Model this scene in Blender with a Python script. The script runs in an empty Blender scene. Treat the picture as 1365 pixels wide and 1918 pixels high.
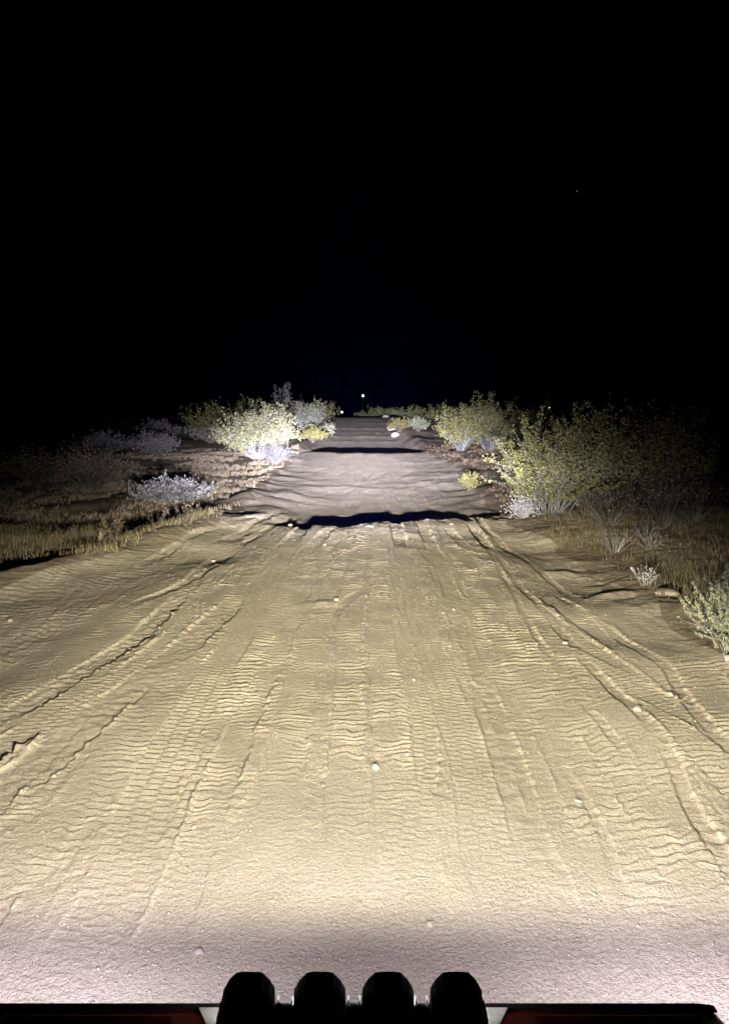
import bpy, bmesh, math, random
import numpy as np
from mathutils import Vector, Matrix

R = math.radians
scene = bpy.context.scene
COL = scene.collection

# ------------------------------------------------------------------ camera
cam_d = bpy.data.cameras.new('camera')
cam = bpy.data.objects.new('camera', cam_d); COL.objects.link(cam)
cam.location = (0, 0, 2.0)
cam.rotation_euler = (R(90 - 8.0), 0, 0)
cam_d.sensor_fit = 'VERTICAL'; cam_d.sensor_height = 36.0; cam_d.sensor_width = 36.0
cam_d.lens = 36.0 * 1330.0 / 1918.0
cam_d.clip_start = 0.02; cam_d.clip_end = 9000
scene.camera = cam

# ------------------------------------------------------------------ night sky
world = bpy.data.worlds.new('World'); scene.world = world; world.use_nodes = True
wn = world.node_tree; wn.nodes.clear()
sky = wn.nodes.new('ShaderNodeTexSky'); sky.sky_type = 'NISHITA'; sky.sun_disc = False
sky.sun_elevation = R(-8); sky.sun_rotation = R(200)
bg = wn.nodes.new('ShaderNodeBackground'); bg.inputs['Strength'].default_value = 0.0006
wo = wn.nodes.new('ShaderNodeOutputWorld')
wn.links.new(sky.outputs[0], bg.inputs['Color']); wn.links.new(bg.outputs[0], wo.inputs['Surface'])

vs = scene.view_settings
vs.view_transform = 'Standard'; vs.look = 'None'; vs.exposure = 0.0; vs.gamma = 1.0
vs.use_curve_mapping = False
cy = scene.cycles
cy.max_bounces = 4; cy.diffuse_bounces = 2; cy.glossy_bounces = 2; cy.volume_bounces = 0
cy.transparent_max_bounces = 4
cy.use_denoising = True

# ------------------------------------------------------------------ helpers
def tag(o, label=None, cat=None, group=None, kind=None):
    if label: o['label'] = label
    if cat: o['category'] = cat
    if group: o['group'] = group
    if kind: o['kind'] = kind
    return o

def empty(name, loc=(0, 0, 0), rz=0.0, parent=None):
    o = bpy.data.objects.new(name, None); COL.objects.link(o)
    o.location = loc; o.rotation_euler = (0, 0, rz); o.empty_display_size = 0.1
    if parent: o.parent = parent
    return o

def np_mesh(name, V, Fc, mat, parent=None, smooth=False, k=4):
    """V (n,3) and faces (m,k) as arrays -> one mesh object"""
    V = np.asarray(V, dtype=np.float32); Fc = np.asarray(Fc, dtype=np.int32)
    me = bpy.data.meshes.new(name)
    me.vertices.add(len(V)); me.vertices.foreach_set('co', V.ravel())
    me.loops.add(Fc.size); me.loops.foreach_set('vertex_index', Fc.ravel())
    me.polygons.add(len(Fc))
    me.polygons.foreach_set('loop_start', np.arange(len(Fc), dtype=np.int32) * k)
    me.polygons.foreach_set('loop_total', np.full(len(Fc), k, dtype=np.int32))
    if smooth: me.polygons.foreach_set('use_smooth', np.ones(len(Fc), dtype=bool))
    me.update(calc_edges=True); me.validate()
    me.materials.append(mat)
    o = bpy.data.objects.new(name, me); COL.objects.link(o)
    if parent: o.parent = parent
    return o

def bm_obj(name, bm, mat, parent=None, smooth=False):
    bmesh.ops.recalc_face_normals(bm, faces=bm.faces)
    me = bpy.data.meshes.new(name); bm.to_mesh(me); bm.free()
    if smooth:
        for p in me.polygons: p.use_smooth = True
    me.materials.append(mat)
    o = bpy.data.objects.new(name, me); COL.objects.link(o)
    if parent: o.parent = parent
    return o

# gradient noise, vectorised
_rs = np.random.RandomState(7)
_perm = np.concatenate([_rs.permutation(256)] * 2)
_ang = _rs.rand(256) * 2 * np.pi
_gx, _gy = np.cos(_ang), np.sin(_ang)
def perlin(x, y):
    xi = np.floor(x).astype(np.int64); yi = np.floor(y).astype(np.int64)
    xf = x - xi; yf = y - yi
    u = xf * xf * xf * (xf * (xf * 6 - 15) + 10); v = yf * yf * yf * (yf * (yf * 6 - 15) + 10)
    def g(ix, iy, dx, dy):
        h = _perm[(_perm[ix & 255] + iy) & 255]
        return _gx[h] * dx + _gy[h] * dy
    a = g(xi, yi, xf, yf); b = g(xi + 1, yi, xf - 1, yf)
    c = g(xi, yi + 1, xf, yf - 1); d = g(xi + 1, yi + 1, xf - 1, yf - 1)
    return 1.5 * ((a + u * (b - a)) * (1 - v) + (c + u * (d - c)) * v)

def sstep(a, b, x):
    t = np.clip((x - a) / (b - a), 0, 1); return t * t * (3 - 2 * t)

def curve(pts):
    """monotone cubic through (t, value) points"""
    px = np.array([p[0] for p in pts], float); py = np.array([p[1] for p in pts], float)
    h = np.diff(px); d = np.diff(py) / h
    m = np.zeros(len(px)); m[0] = d[0]; m[-1] = d[-1]
    for i in range(1, len(px) - 1):
        if d[i - 1] * d[i] > 0:
            w1 = 2 * h[i] + h[i - 1]; w2 = h[i] + 2 * h[i - 1]
            m[i] = (w1 + w2) / (w1 / d[i - 1] + w2 / d[i])
    def f(x):
        x = np.clip(np.asarray(x, float), px[0], px[-1])
        i = np.clip(np.searchsorted(px, x, side='right') - 1, 0, len(h) - 1)
        t = (x - px[i]) / h[i]
        t2, t3 = t * t, t * t * t
        return ((2*t3 - 3*t2 + 1) * py[i] + (t3 - 2*t2 + t) * h[i] * m[i]
                + (-2*t3 + 3*t2) * py[i + 1] + (t3 - t2) * h[i] * m[i + 1])
    return f

# ------------------------------------------------------------------ materials
MATS = {}
def nodes_of(name):
    m = bpy.data.materials.new(name); m.use_nodes = True
    MATS[name] = m
    return m, m.node_tree.nodes, m.node_tree.links, m.node_tree.nodes['Principled BSDF']

def ramp(n, stops):
    r = n.new('ShaderNodeValToRGB'); el = r.color_ramp.elements
    while len(el) < len(stops): el.new(0.5)
    for e, (p, c) in zip(el, stops):
        e.position = p; e.color = (*c, 1) if len(c) == 3 else c
    return r

def mat_soil(name, c1, c2, c3, bump=0.0075):
    m, n, l, b = nodes_of(name)
    tc = n.new('ShaderNodeTexCoord')
    n1 = n.new('ShaderNodeTexNoise'); n1.inputs['Scale'].default_value = 1.7; n1.inputs['Detail'].default_value = 6
    n2 = n.new('ShaderNodeTexNoise'); n2.inputs['Scale'].default_value = 90; n2.inputs['Detail'].default_value = 4
    n2.inputs['Roughness'].default_value = 0.7
    vo = n.new('ShaderNodeTexVoronoi'); vo.inputs['Scale'].default_value = 75
    for t in (n1, n2, vo): l.new(tc.outputs['Object'], t.inputs['Vector'])
    r1 = ramp(n, [(0.3, c1), (0.7, c2)]); l.new(n1.outputs['Fac'], r1.inputs[0])
    mx = n.new('ShaderNodeMix'); mx.data_type = 'RGBA'; mx.blend_type = 'MULTIPLY'; mx.inputs[0].default_value = 1
    r2 = ramp(n, [(0.25, (.68, .68, .68)), (0.75, (1.25, 1.24, 1.22))]); l.new(n2.outputs['Fac'], r2.inputs[0])
    l.new(r1.outputs[0], mx.inputs[6]); l.new(r2.outputs[0], mx.inputs[7])
    # scattered pale grit
    r3 = ramp(n, [(0.0, (1, 1, 1)), (0.16, (1, 1, 1)), (0.24, (0, 0, 0))]); l.new(vo.outputs['Distance'], r3.inputs[0])
    sep = n.new('ShaderNodeSeparateColor'); l.new(vo.outputs['Color'], sep.inputs[0])
    gt = n.new('ShaderNodeMath'); gt.operation = 'GREATER_THAN'; gt.inputs[1].default_value = 0.72
    l.new(sep.outputs[0], gt.inputs[0])
    mu = n.new('ShaderNodeMath'); mu.operation = 'MULTIPLY'; l.new(r3.outputs[0], mu.inputs[0]); l.new(gt.outputs[0], mu.inputs[1])
    m2 = n.new('ShaderNodeMix'); m2.data_type = 'RGBA'; l.new(mu.outputs[0], m2.inputs[0])
    l.new(mx.outputs[2], m2.inputs[6]); m2.inputs[7].default_value = (*c3, 1)
    l.new(m2.outputs[2], b.inputs['Base Color'])
    b.inputs['Roughness'].default_value = 0.95; b.inputs['Specular IOR Level'].default_value = 0.12
    n3 = n.new('ShaderNodeTexNoise'); n3.inputs['Scale'].default_value = 55; n3.inputs['Detail'].default_value = 5
    n3.inputs['Roughness'].default_value = 0.65
    l.new(tc.outputs['Object'], n3.inputs['Vector'])
    ad = n.new('ShaderNodeMath'); ad.operation = 'MULTIPLY_ADD'; ad.inputs[1].default_value = 0.6
    l.new(mu.outputs[0], ad.inputs[0]); l.new(n3.outputs['Fac'], ad.inputs[2])
    n4 = n.new('ShaderNodeTexNoise'); n4.inputs['Scale'].default_value = 190; n4.inputs['Detail'].default_value = 3
    l.new(tc.outputs['Object'], n4.inputs['Vector'])
    a4 = n.new('ShaderNodeMath'); a4.operation = 'MULTIPLY_ADD'; a4.inputs[1].default_value = 0.45
    l.new(n4.outputs['Fac'], a4.inputs[0]); l.new(ad.outputs[0], a4.inputs[2]); ad = a4
    bp = n.new('ShaderNodeBump'); bp.inputs['Strength'].default_value = 1.0; bp.inputs['Distance'].default_value = bump
    l.new(ad.outputs[0], bp.inputs['Height']); l.new(bp.outputs[0], b.inputs['Normal'])
    return m

def mat_leaf(name, ca, cb, rough=0.6, spec=0.25):
    """colour differs from leaf to leaf"""
    m, n, l, b = nodes_of(name)
    ge = n.new('ShaderNodeNewGeometry')
    r = ramp(n, [(0, ca), (1, cb)]); l.new(ge.outputs['Random Per Island'], r.inputs[0])
    l.new(r.outputs[0], b.inputs['Base Color'])
    b.inputs['Roughness'].default_value = rough; b.inputs['Specular IOR Level'].default_value = spec
    return m

def mat_rock(name, ca, cb, scale=14):
    m, n, l, b = nodes_of(name)
    tc = n.new('ShaderNodeTexCoord')
    t = n.new('ShaderNodeTexNoise'); t.inputs['Scale'].default_value = scale; t.inputs['Detail'].default_value = 8
    l.new(tc.outputs['Object'], t.inputs['Vector'])
    r = ramp(n, [(0.3, ca), (0.7, cb)]); l.new(t.outputs['Fac'], r.inputs[0]); l.new(r.outputs[0], b.inputs['Base Color'])
    bp = n.new('ShaderNodeBump'); bp.inputs['Strength'].default_value = 0.6; bp.inputs['Distance'].default_value = 0.01
    l.new(t.outputs['Fac'], bp.inputs['Height']); l.new(bp.outputs[0], b.inputs['Normal'])
    b.inputs['Roughness'].default_value = 0.9
    return m

def mat_plain(name, col, rough=0.5, metal=0.0, coat=0.0, var=0.15, scale=40):
    m, n, l, b = nodes_of(name)
    tc = n.new('ShaderNodeTexCoord')
    t = n.new('ShaderNodeTexNoise'); t.inputs['Scale'].default_value = scale; t.inputs['Detail'].default_value = 4
    l.new(tc.outputs['Object'], t.inputs['Vector'])
    r = ramp(n, [(0.3, tuple(c * (1 - var) for c in col)), (0.7, tuple(c * (1 + var) for c in col))])
    l.new(t.outputs['Fac'], r.inputs[0]); l.new(r.outputs[0], b.inputs['Base Color'])
    b.inputs['Roughness'].default_value = rough; b.inputs['Metallic'].default_value = metal
    b.inputs['Coat Weight'].default_value = coat
    return m

def mat_emit(name, col, s):
    m, n, l, b = nodes_of(name)
    b.inputs['Base Color'].default_value = (*col, 1)
    b.inputs['Emission Color'].default_value = (*col, 1); b.inputs['Emission Strength'].default_value = s
    return m

mat_soil('road_sand', (.33, .285, .215), (.40, .35, .275), (.50, .45, .37), bump=0.009)
mat_soil('verge_soil', (.18, .145, .10), (.26, .215, .155), (.36, .32, .25), bump=0.009)
mat_leaf('creosote_leaf', (.055, .054, .017), (.16, .15, .048))
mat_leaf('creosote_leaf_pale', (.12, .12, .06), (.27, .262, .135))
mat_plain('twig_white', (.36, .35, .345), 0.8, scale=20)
mat_leaf('creosote_leaf_dull', (.055, .058, .02), (.13, .13, .045))
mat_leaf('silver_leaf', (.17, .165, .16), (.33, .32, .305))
mat_leaf('dimmed_grey_leaf', (.09, .085, .08), (.17, .16, .15))  # silver leaf darkened, weak light on the far-left saltbushes put into the colour
mat_leaf('sage_leaf', (.11, .118, .072), (.22, .225, .145))
mat_leaf('yellow_bloom', (.09, .088, .03), (.19, .172, .055))
mat_leaf('dry_straw', (.11, .092, .052), (.27, .228, .135), 0.8, 0.1)
mat_leaf('dry_blade', (.062, .052, .031), (.17, .145, .09), 0.8, 0.1)
mat_leaf('dry_blade_pale', (.17, .135, .09), (.34, .28, .20), 0.8, 0.1)
mat_leaf('dry_brown', (.09, .065, .04), (.19, .14, .09), 0.8, 0.1)
mat_plain('twig_pale', (.24, .23, .225), 0.8, scale=20)
mat_plain('twig_grey', (.15, .145, .14), 0.8, scale=20)
mat_plain('twig_brown', (.12, .10, .075), 0.8, scale=20)
mat_plain('twig_dark', (.06, .045, .035), 0.8, scale=60)
mat_plain('straw', (.55, .47, .30), 0.8, scale=60)
mat_rock('stone_pale', (.22, .195, .165), (.34, .31, .265), 40)
mat_rock('stone_tan', (.20, .17, .13), (.34, .295, .23), 40)
mat_plain('red_paint', (.13, .0035, .004), 0.5, 0.0, 0.2, 0.05)
mat_plain('black_plastic', (.004, .004, .004), 0.95)
mat_plain('black_metal', (.008, .008, .008), 0.7, 0.0)
mat_plain('tyre_rubber', (.012, .012, .012), 0.8)
mat_plain('bare_aluminium', (.78, .79, .81), 0.6, 0.0)
mat_plain('galvanised', (.35, .36, .37), 0.5, 0.6)
M = MATS

# ------------------------------------------------------------------ terrain
P_road = curve([(-2000, 0), (-20, 0), (6, 0), (10, .02), (12.3, .05), (12.9, .025), (13.5, -.14), (14.2, -.30), (15.2, -.37),
                (16.4, -.355), (20, -.29), (24, -.22), (28, -.05), (31, .08), (33, .16), (34.2, .05), (37, -.33), (41, -.45),
                (45, -.35), (48, -.2), (55, .2), (60, .45), (66, .8), (72, 1.15), (78, 1.42), (82, 1.45), (90, 1.0),
                (110, .2), (200, 0), (4000, 0)])
P_off = curve([(-2000, 0), (-20, 0), (8, .02), (12.6, .05), (14.5, -.12), (17, -.20), (21, -.18), (26, -.05), (33, .16), (42, .28), (48, .36), (55, .55), (62, .8),
               (70, 1.12), (78, 1.45), (84, 1.5), (95, 1.0), (120, .2), (200, 0), (4000, 0)])
XL = curve([(-2000, -3.4), (0, -3.6), (5, -4.0), (8, -4.1), (10, -3.3), (12.5, -2.6), (16, -2.6), (22, -2.9), (29, -3.0), (40, -3.0),
            (80, -3.1), (100, -9), (140, -30), (300, -90), (4000, -900)])
XR = curve([(-2000, 3.0), (0, 3.0), (5, 2.75), (8.5, 3.0), (12.5, 2.75), (18, 3.0), (25, 3.3), (33, 3.0), (80, 2.9), (100, -3),
            (140, -23), (300, -84), (4000, -890)])

def road_sd(x, y):
    wob = 0.35 * perlin(x * 0.9 + 3, y * 0.9) + 0.12 * perlin(x * 3.1, y * 3.1 + 9)
    return np.minimum(x - XL(y), XR(y) - x) + wob

def base_h(x, y):
    x = np.asarray(x, float); y = np.asarray(y, float)
    left = x - XL(y); right = XR(y) - x
    sd = np.minimum(left, right)
    w = sstep(.2, 2.1, sd + 0.35 * perlin(x * 0.7, y * 0.4 + 5))
    w = w + (sstep(-.4, .9, sd) - w) * sstep(23, 29, y)
    # the lips of the two dips are ragged, not straight
    r1 = sstep(9.5, 12, y) * sstep(20, 15, y); r2 = sstep(27, 32, y) * sstep(48, 38, y)
    q = y + r1 * (.75 * perlin(x * .5 + 2, y * .05) + .30 * perlin(x * 1.7, y * .3 + 5) + .12 * perlin(x * 5, y * 1.5)) \
          + r2 * (1.6 * perlin(x * .45 + 9, y * .04) + .6 * perlin(x * 1.5, y * .2 + 8))
    h = P_off(q) * (1 - w) + P_road(q) * w
    near = sstep(300, 60, np.hypot(x, y))
    h = h + (1 - w) * near * (0.20 * perlin(x * .16 + 11, y * .16) + 0.06 * perlin(x * .8, y * .8 + 3))
    # low spoil berm thrown up along both edges
    bl = np.exp(-((sd + .25) / .38) ** 2) * sstep(1.0, 5.0, y)
    h = h + bl * near * (0.09 + 0.07 * perlin(x * .9 + 40, y * .55))
    # the ground falls away behind the left berm
    h = h - 0.20 * sstep(.3, 1.8, -left) * sstep(6.5, 9.5, y) * sstep(19, 14.5, y)
    # slightly raised bank to the right
    h = h + 0.16 * sstep(.1, 1.2, -right) * sstep(6, 9, y) * sstep(40, 20, y)
    return h

# tyre tracks: name, half width, depth, ridge left, ridge right, lug spacing, lug height, style, centre line (x, y)
TRACKS = [
 ('r', .36, .004, .006, .006, .075, .0075, [(-2.7, 4.4), (-2.61, 4.86), (-2.51, 6.06), (-2.29, 7.75), (-2.13, 9.84), (-1.88, 12.3)]),
 ('r', .19, .006, .006, .010, .105, .0100, [(-1.7, 2.3), (-1.59, 2.84), (-1.54, 3.04), (-1.42, 3.45), (-1.43, 4.26), (-1.42, 5.28), (-1.41, 6.21), (-1.43, 7.99)]),
 ('s', .15, .016, .030, .016, .11, .0015, [(-2.06, 3.45), (-1.88, 3.78), (-1.78, 4.58), (-1.62, 5.39), (-1.48, 6.54), (-1.37, 7.3)]),
 ('s', .11, .022, .014, .024, .09, .0030, [(-2.51, 4.26), (-2.36, 4.58), (-2.24, 5.17), (-2.17, 5.52), (-2.04, 6.21), (-2.02, 7.4), (-2.09, 9.14), (-2.06, 11.12), (-1.64, 13.29)]),
 ('s', .07, .020, .024, .016, .09, .0020, [(-2.42, 7.4), (-2.17, 7.99), (-1.98, 9.14), (-1.89, 10.66), (-1.39, 13.29)]),
 ('s', .09, .030, .045, .030, .09, .0010, [(-2.95, 9.5), (-2.88, 9.84), (-2.76, 11.02), (-2.55, 11.83), (-2.26, 12.77), (-1.84, 13.29)]),
 ('s', .05, .020, .030, .020, .09, .0010, [(-2.1, 10.2), (-1.9, 11.2), (-1.65, 12.2), (-1.3, 13.2)]),
 ('r', .14, .008, .010, .008, .070, .0075, [(-1.02, 4.2), (-.98, 4.96), (-.96, 6.06), (-.91, 7.75), (-.8, 10.24), (-.59, 12.46)]),
 ('r', .12, .006, .010, .008, .100, .0110, [(-1.02, 4.1), (-1.0, 4.5), (-.96, 5.28), (-.89, 7.09), (-.62, 9.84), (-.21, 12.46)]),
 ('f', .145, .012, .014, .012, .060, .0055, [(-1.18, 2.0), (-1.13, 2.17), (-1.07, 2.41), (-1.05, 2.67), (-1.1, 3.16), (-1.16, 3.91), (-1.16, 4.96), (-1.14, 6.06), (-1.15, 7.75), (-1.12, 10.24), (-1.02, 12.46)]),
 ('r', .11, .004, .002, .002, .110, .0115, [(-.08, 2.9), (-.12, 4.86), (-.15, 6.9), (-.02, 11.62)]),
 ('r', .12, .004, .003, .003, .095, .0100, [(.16, 3.4), (.17, 4.41), (.15, 6.06), (.26, 11.62)]),
 ('s', .07, .012, .010, .012, .09, .0010, [(-.32, 6.8), (-.28, 6.99), (-.21, 7.3), (.05, 8.12), (.37, 9.14)]),
 ('f', .13, .009, .007, .007, .058, .0050, [(.61, 2.1), (.61, 2.28), (.59, 2.58), (.58, 3.0), (.61, 3.84), (.58, 4.96), (.55, 6.06), (.54, 7.99), (.55, 11.62)]),
 ('s', .10, .012, .012, .012, .08, .0020, [(.76, 2.36), (.79, 2.77), (.79, 3.16), (.83, 3.91), (.85, 4.86), (.85, 5.77), (.95, 7.3), (1.0, 9.84), (1.0, 12.17)]),
 ('r', .12, .005, .008, .008, .104, .0115, [(1.40, 2.5), (1.42, 3.72), (1.44, 4.86), (1.45, 7.52), (1.52, 12.17)]),
 ('r', .11, .006, .008, .006, .090, .0105, [(-.42, 2.8), (-.45, 4.5), (-.42, 7.0), (-.2, 11.5)]),
 ('r', .14, .005, .008, .008, .118, .0125, [(1.12, 2.5), (1.14, 2.81), (1.14, 3.0), (1.18, 3.72), (1.21, 4.86), (1.22, 6.06), (1.26, 7.52), (1.36, 10.66), (1.37, 12.17)]),
 ('r', .12, .005, .006, .006, .112, .0115, [(1.5, 2.6), (1.58, 3.16), (1.63, 3.72), (1.68, 4.76), (1.61, 5.77), (1.67, 7.52), (1.68, 9.84), (1.68, 12.46)]),
 ('s', .045, .016, .006, .009, .08, .0030, [(1.52, 2.49), (1.59, 2.84), (1.64, 3.35), (1.72, 3.78), (1.77, 4.41), (1.75, 5.22), (1.78, 6.21), (1.81, 7.75), (1.87, 9.84), (1.87, 12.46)]),
 ('s', .035, .014, .010, .014, .08, .0030, [(1.5, 4.04), (1.49, 4.76), (1.52, 5.77), (1.66, 7.75), (1.93, 11.62)]),
 ('r', .20, .004, .004, .004, .105, .0090, [(2.25, 3.2), (2.32, 4.04), (2.5, 5.28), (2.5, 6.21), (2.5, 7.75), (2.45, 9.0)]),
 ('s', .05, .014, .006, .009, .08, .0030, [(2.05, 3.55), (2.08, 4.04), (2.27, 5.28), (2.21, 6.21), (2.26, 7.75), (2.24, 9.84), (2.13, 12.89)]),
 ('s', .03, .008, .007, .007, .08, .0030, [(1.03, 2.1), (1.06, 2.58), (1.09, 2.84), (1.14, 3.3), (1.12, 3.9)]),
 # across the far side of the first dip
 ('s', .15, .016, .012, .012, .09, .0020, [(-1.9, 15.5), (-1.5, 19), (-1.2, 26), (-1.1, 33)]),
 ('s', .15, .014, .012, .012, .09, .0020, [(-.3, 15.5), (-.2, 20), (.1, 26), (.2, 33)]),
 ('s', .15, .016, .014, .012, .09, .0020, [(1.1, 15.5), (1.0, 20), (1.1, 26), (1.2, 33)]),
 ('s', .14, .016, .014, .012, .09, .0020, [(-2.2, 16), (-1.0, 20), (.6, 25), (1.6, 33)]),
]
# ruts cut through the lip of the first dip
TRACKS += [('s', hw_, dp_, .03, .03, .09, .002, [(a_, 10.6), (b_, 12.4), (c_, 14.8)]) for a_, b_, c_, hw_, dp_ in
           ((-1.15, -1.05, -1.0, .13, .05), (-.75, -.55, -.4, .10, .035), (.55, .56, .6, .12, .05), (1.0, 1.02, 1.1, .10, .04), (1.5, 1.42, 1.4, .09, .03), (1.87, 1.9, 2.0, .10, .05), (2.15, 2.1, 2.2, .07, .04), (-1.9, -1.6, -1.4, .08, .05), (-2.3, -2.0, -1.7, .07, .05))]
# older, half-worn wheel tracks lying under the fresh ones
_r = random.Random(21); OLD = []
for _x in np.linspace(-2.3, 2.55, 14):
    _a = _x + _r.gauss(0, .12); _b = .70 * _x + .15 + _r.gauss(0, .22)
    OLD.append((_r.choice('rrrf'), _r.uniform(.09, .15), _r.uniform(.006, .014), _r.uniform(.008, .02), _r.uniform(.008, .02), _r.uniform(.055, .10), _r.uniform(.006, .0105),
                [(_a * .98, 1.9), (_a, 4.0), (_a * .6 + _b * .4 + _r.gauss(0, .08), 7.5), (_b, 13.0)]))
for _k in (3, 4, 5, 6):
    _t = TRACKS[_k]; TRACKS[_k] = (_t[0], _t[1], _t[2] * 1.25, _t[3] * 1.0, _t[4] * 1.0) + _t[5:]
OLD += [('f', .12, .012, .014, .014, .058, .006, [(-2.6, 2.9), (-2.05, 4.5), (-1.3, 7.0), (-.75, 9.5), (-.3, 12.4)]),
        ('f', .12, .011, .014, .012, .060, .006, [(2.3, 3.2), (2.0, 4.5), (1.35, 7.0), (.95, 9.5), (.7, 12.4)]),
        ('f', .11, .010, .012, .012, .056, .006, [(.1, 2.4), (.35, 4.5), (.3, 6.5), (-.1, 9.0), (-.35, 12.4)])]
TRACKS = OLD + TRACKS
# low broken scarps running across the track: y, x from, x to, step height, run-up length
SCARPS = [(18.6, -2.2, -.2, .03, .8), (21.4, -2.6, 2.8, .075, 1.4), (22.6, .4, 3.2, .05, 1.0), (24.6, 1.2, 3.4, .05, 1.0), (26.6, 1.5, 3.6, .06, 1.0),
          (28.6, .8, 3.4, .05, 1.0), (27.4, -3.2, -.8, .04, 1.0), (19.6, -3.0, -1.4, .05, .9), (17.3, -3.2, -1.2, .06, .7),
          (50.5, -3, 3.2, .07, 2.0), (54.5, -2.5, 3.0, .08, 2.0), (58.5, -3, 2.2, .08, 2.2), (63, -3, 3, .09, 2.4), (69, -1.5, 3, .08, 2.4), (74, -3, 2, .08, 2.4),
          (8.62, 2.35, 3.35, .07, .35), (7.9, 2.75, 3.4, .055, .3), (7.55, 2.45, 3.15, .05, .3), (6.75, 2.7, 3.5, .03, .3),
          (11.3, .55, 1.1, .035, .35), (10.2, .5, .8, .03, .3), (7.2, -.55, -.38, .03, .25), (4.25, -.75, -.5, .016, .15),
          (13.9, 1.9, 3.4, .10, .6)]

def saw(t):
    f = t - np.floor(t)
    up = np.clip(f / .84, 0, 1) ** 1.1; dn = np.clip((1 - f) / .16, 0, 1)
    return np.minimum(up, dn) - .4

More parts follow.
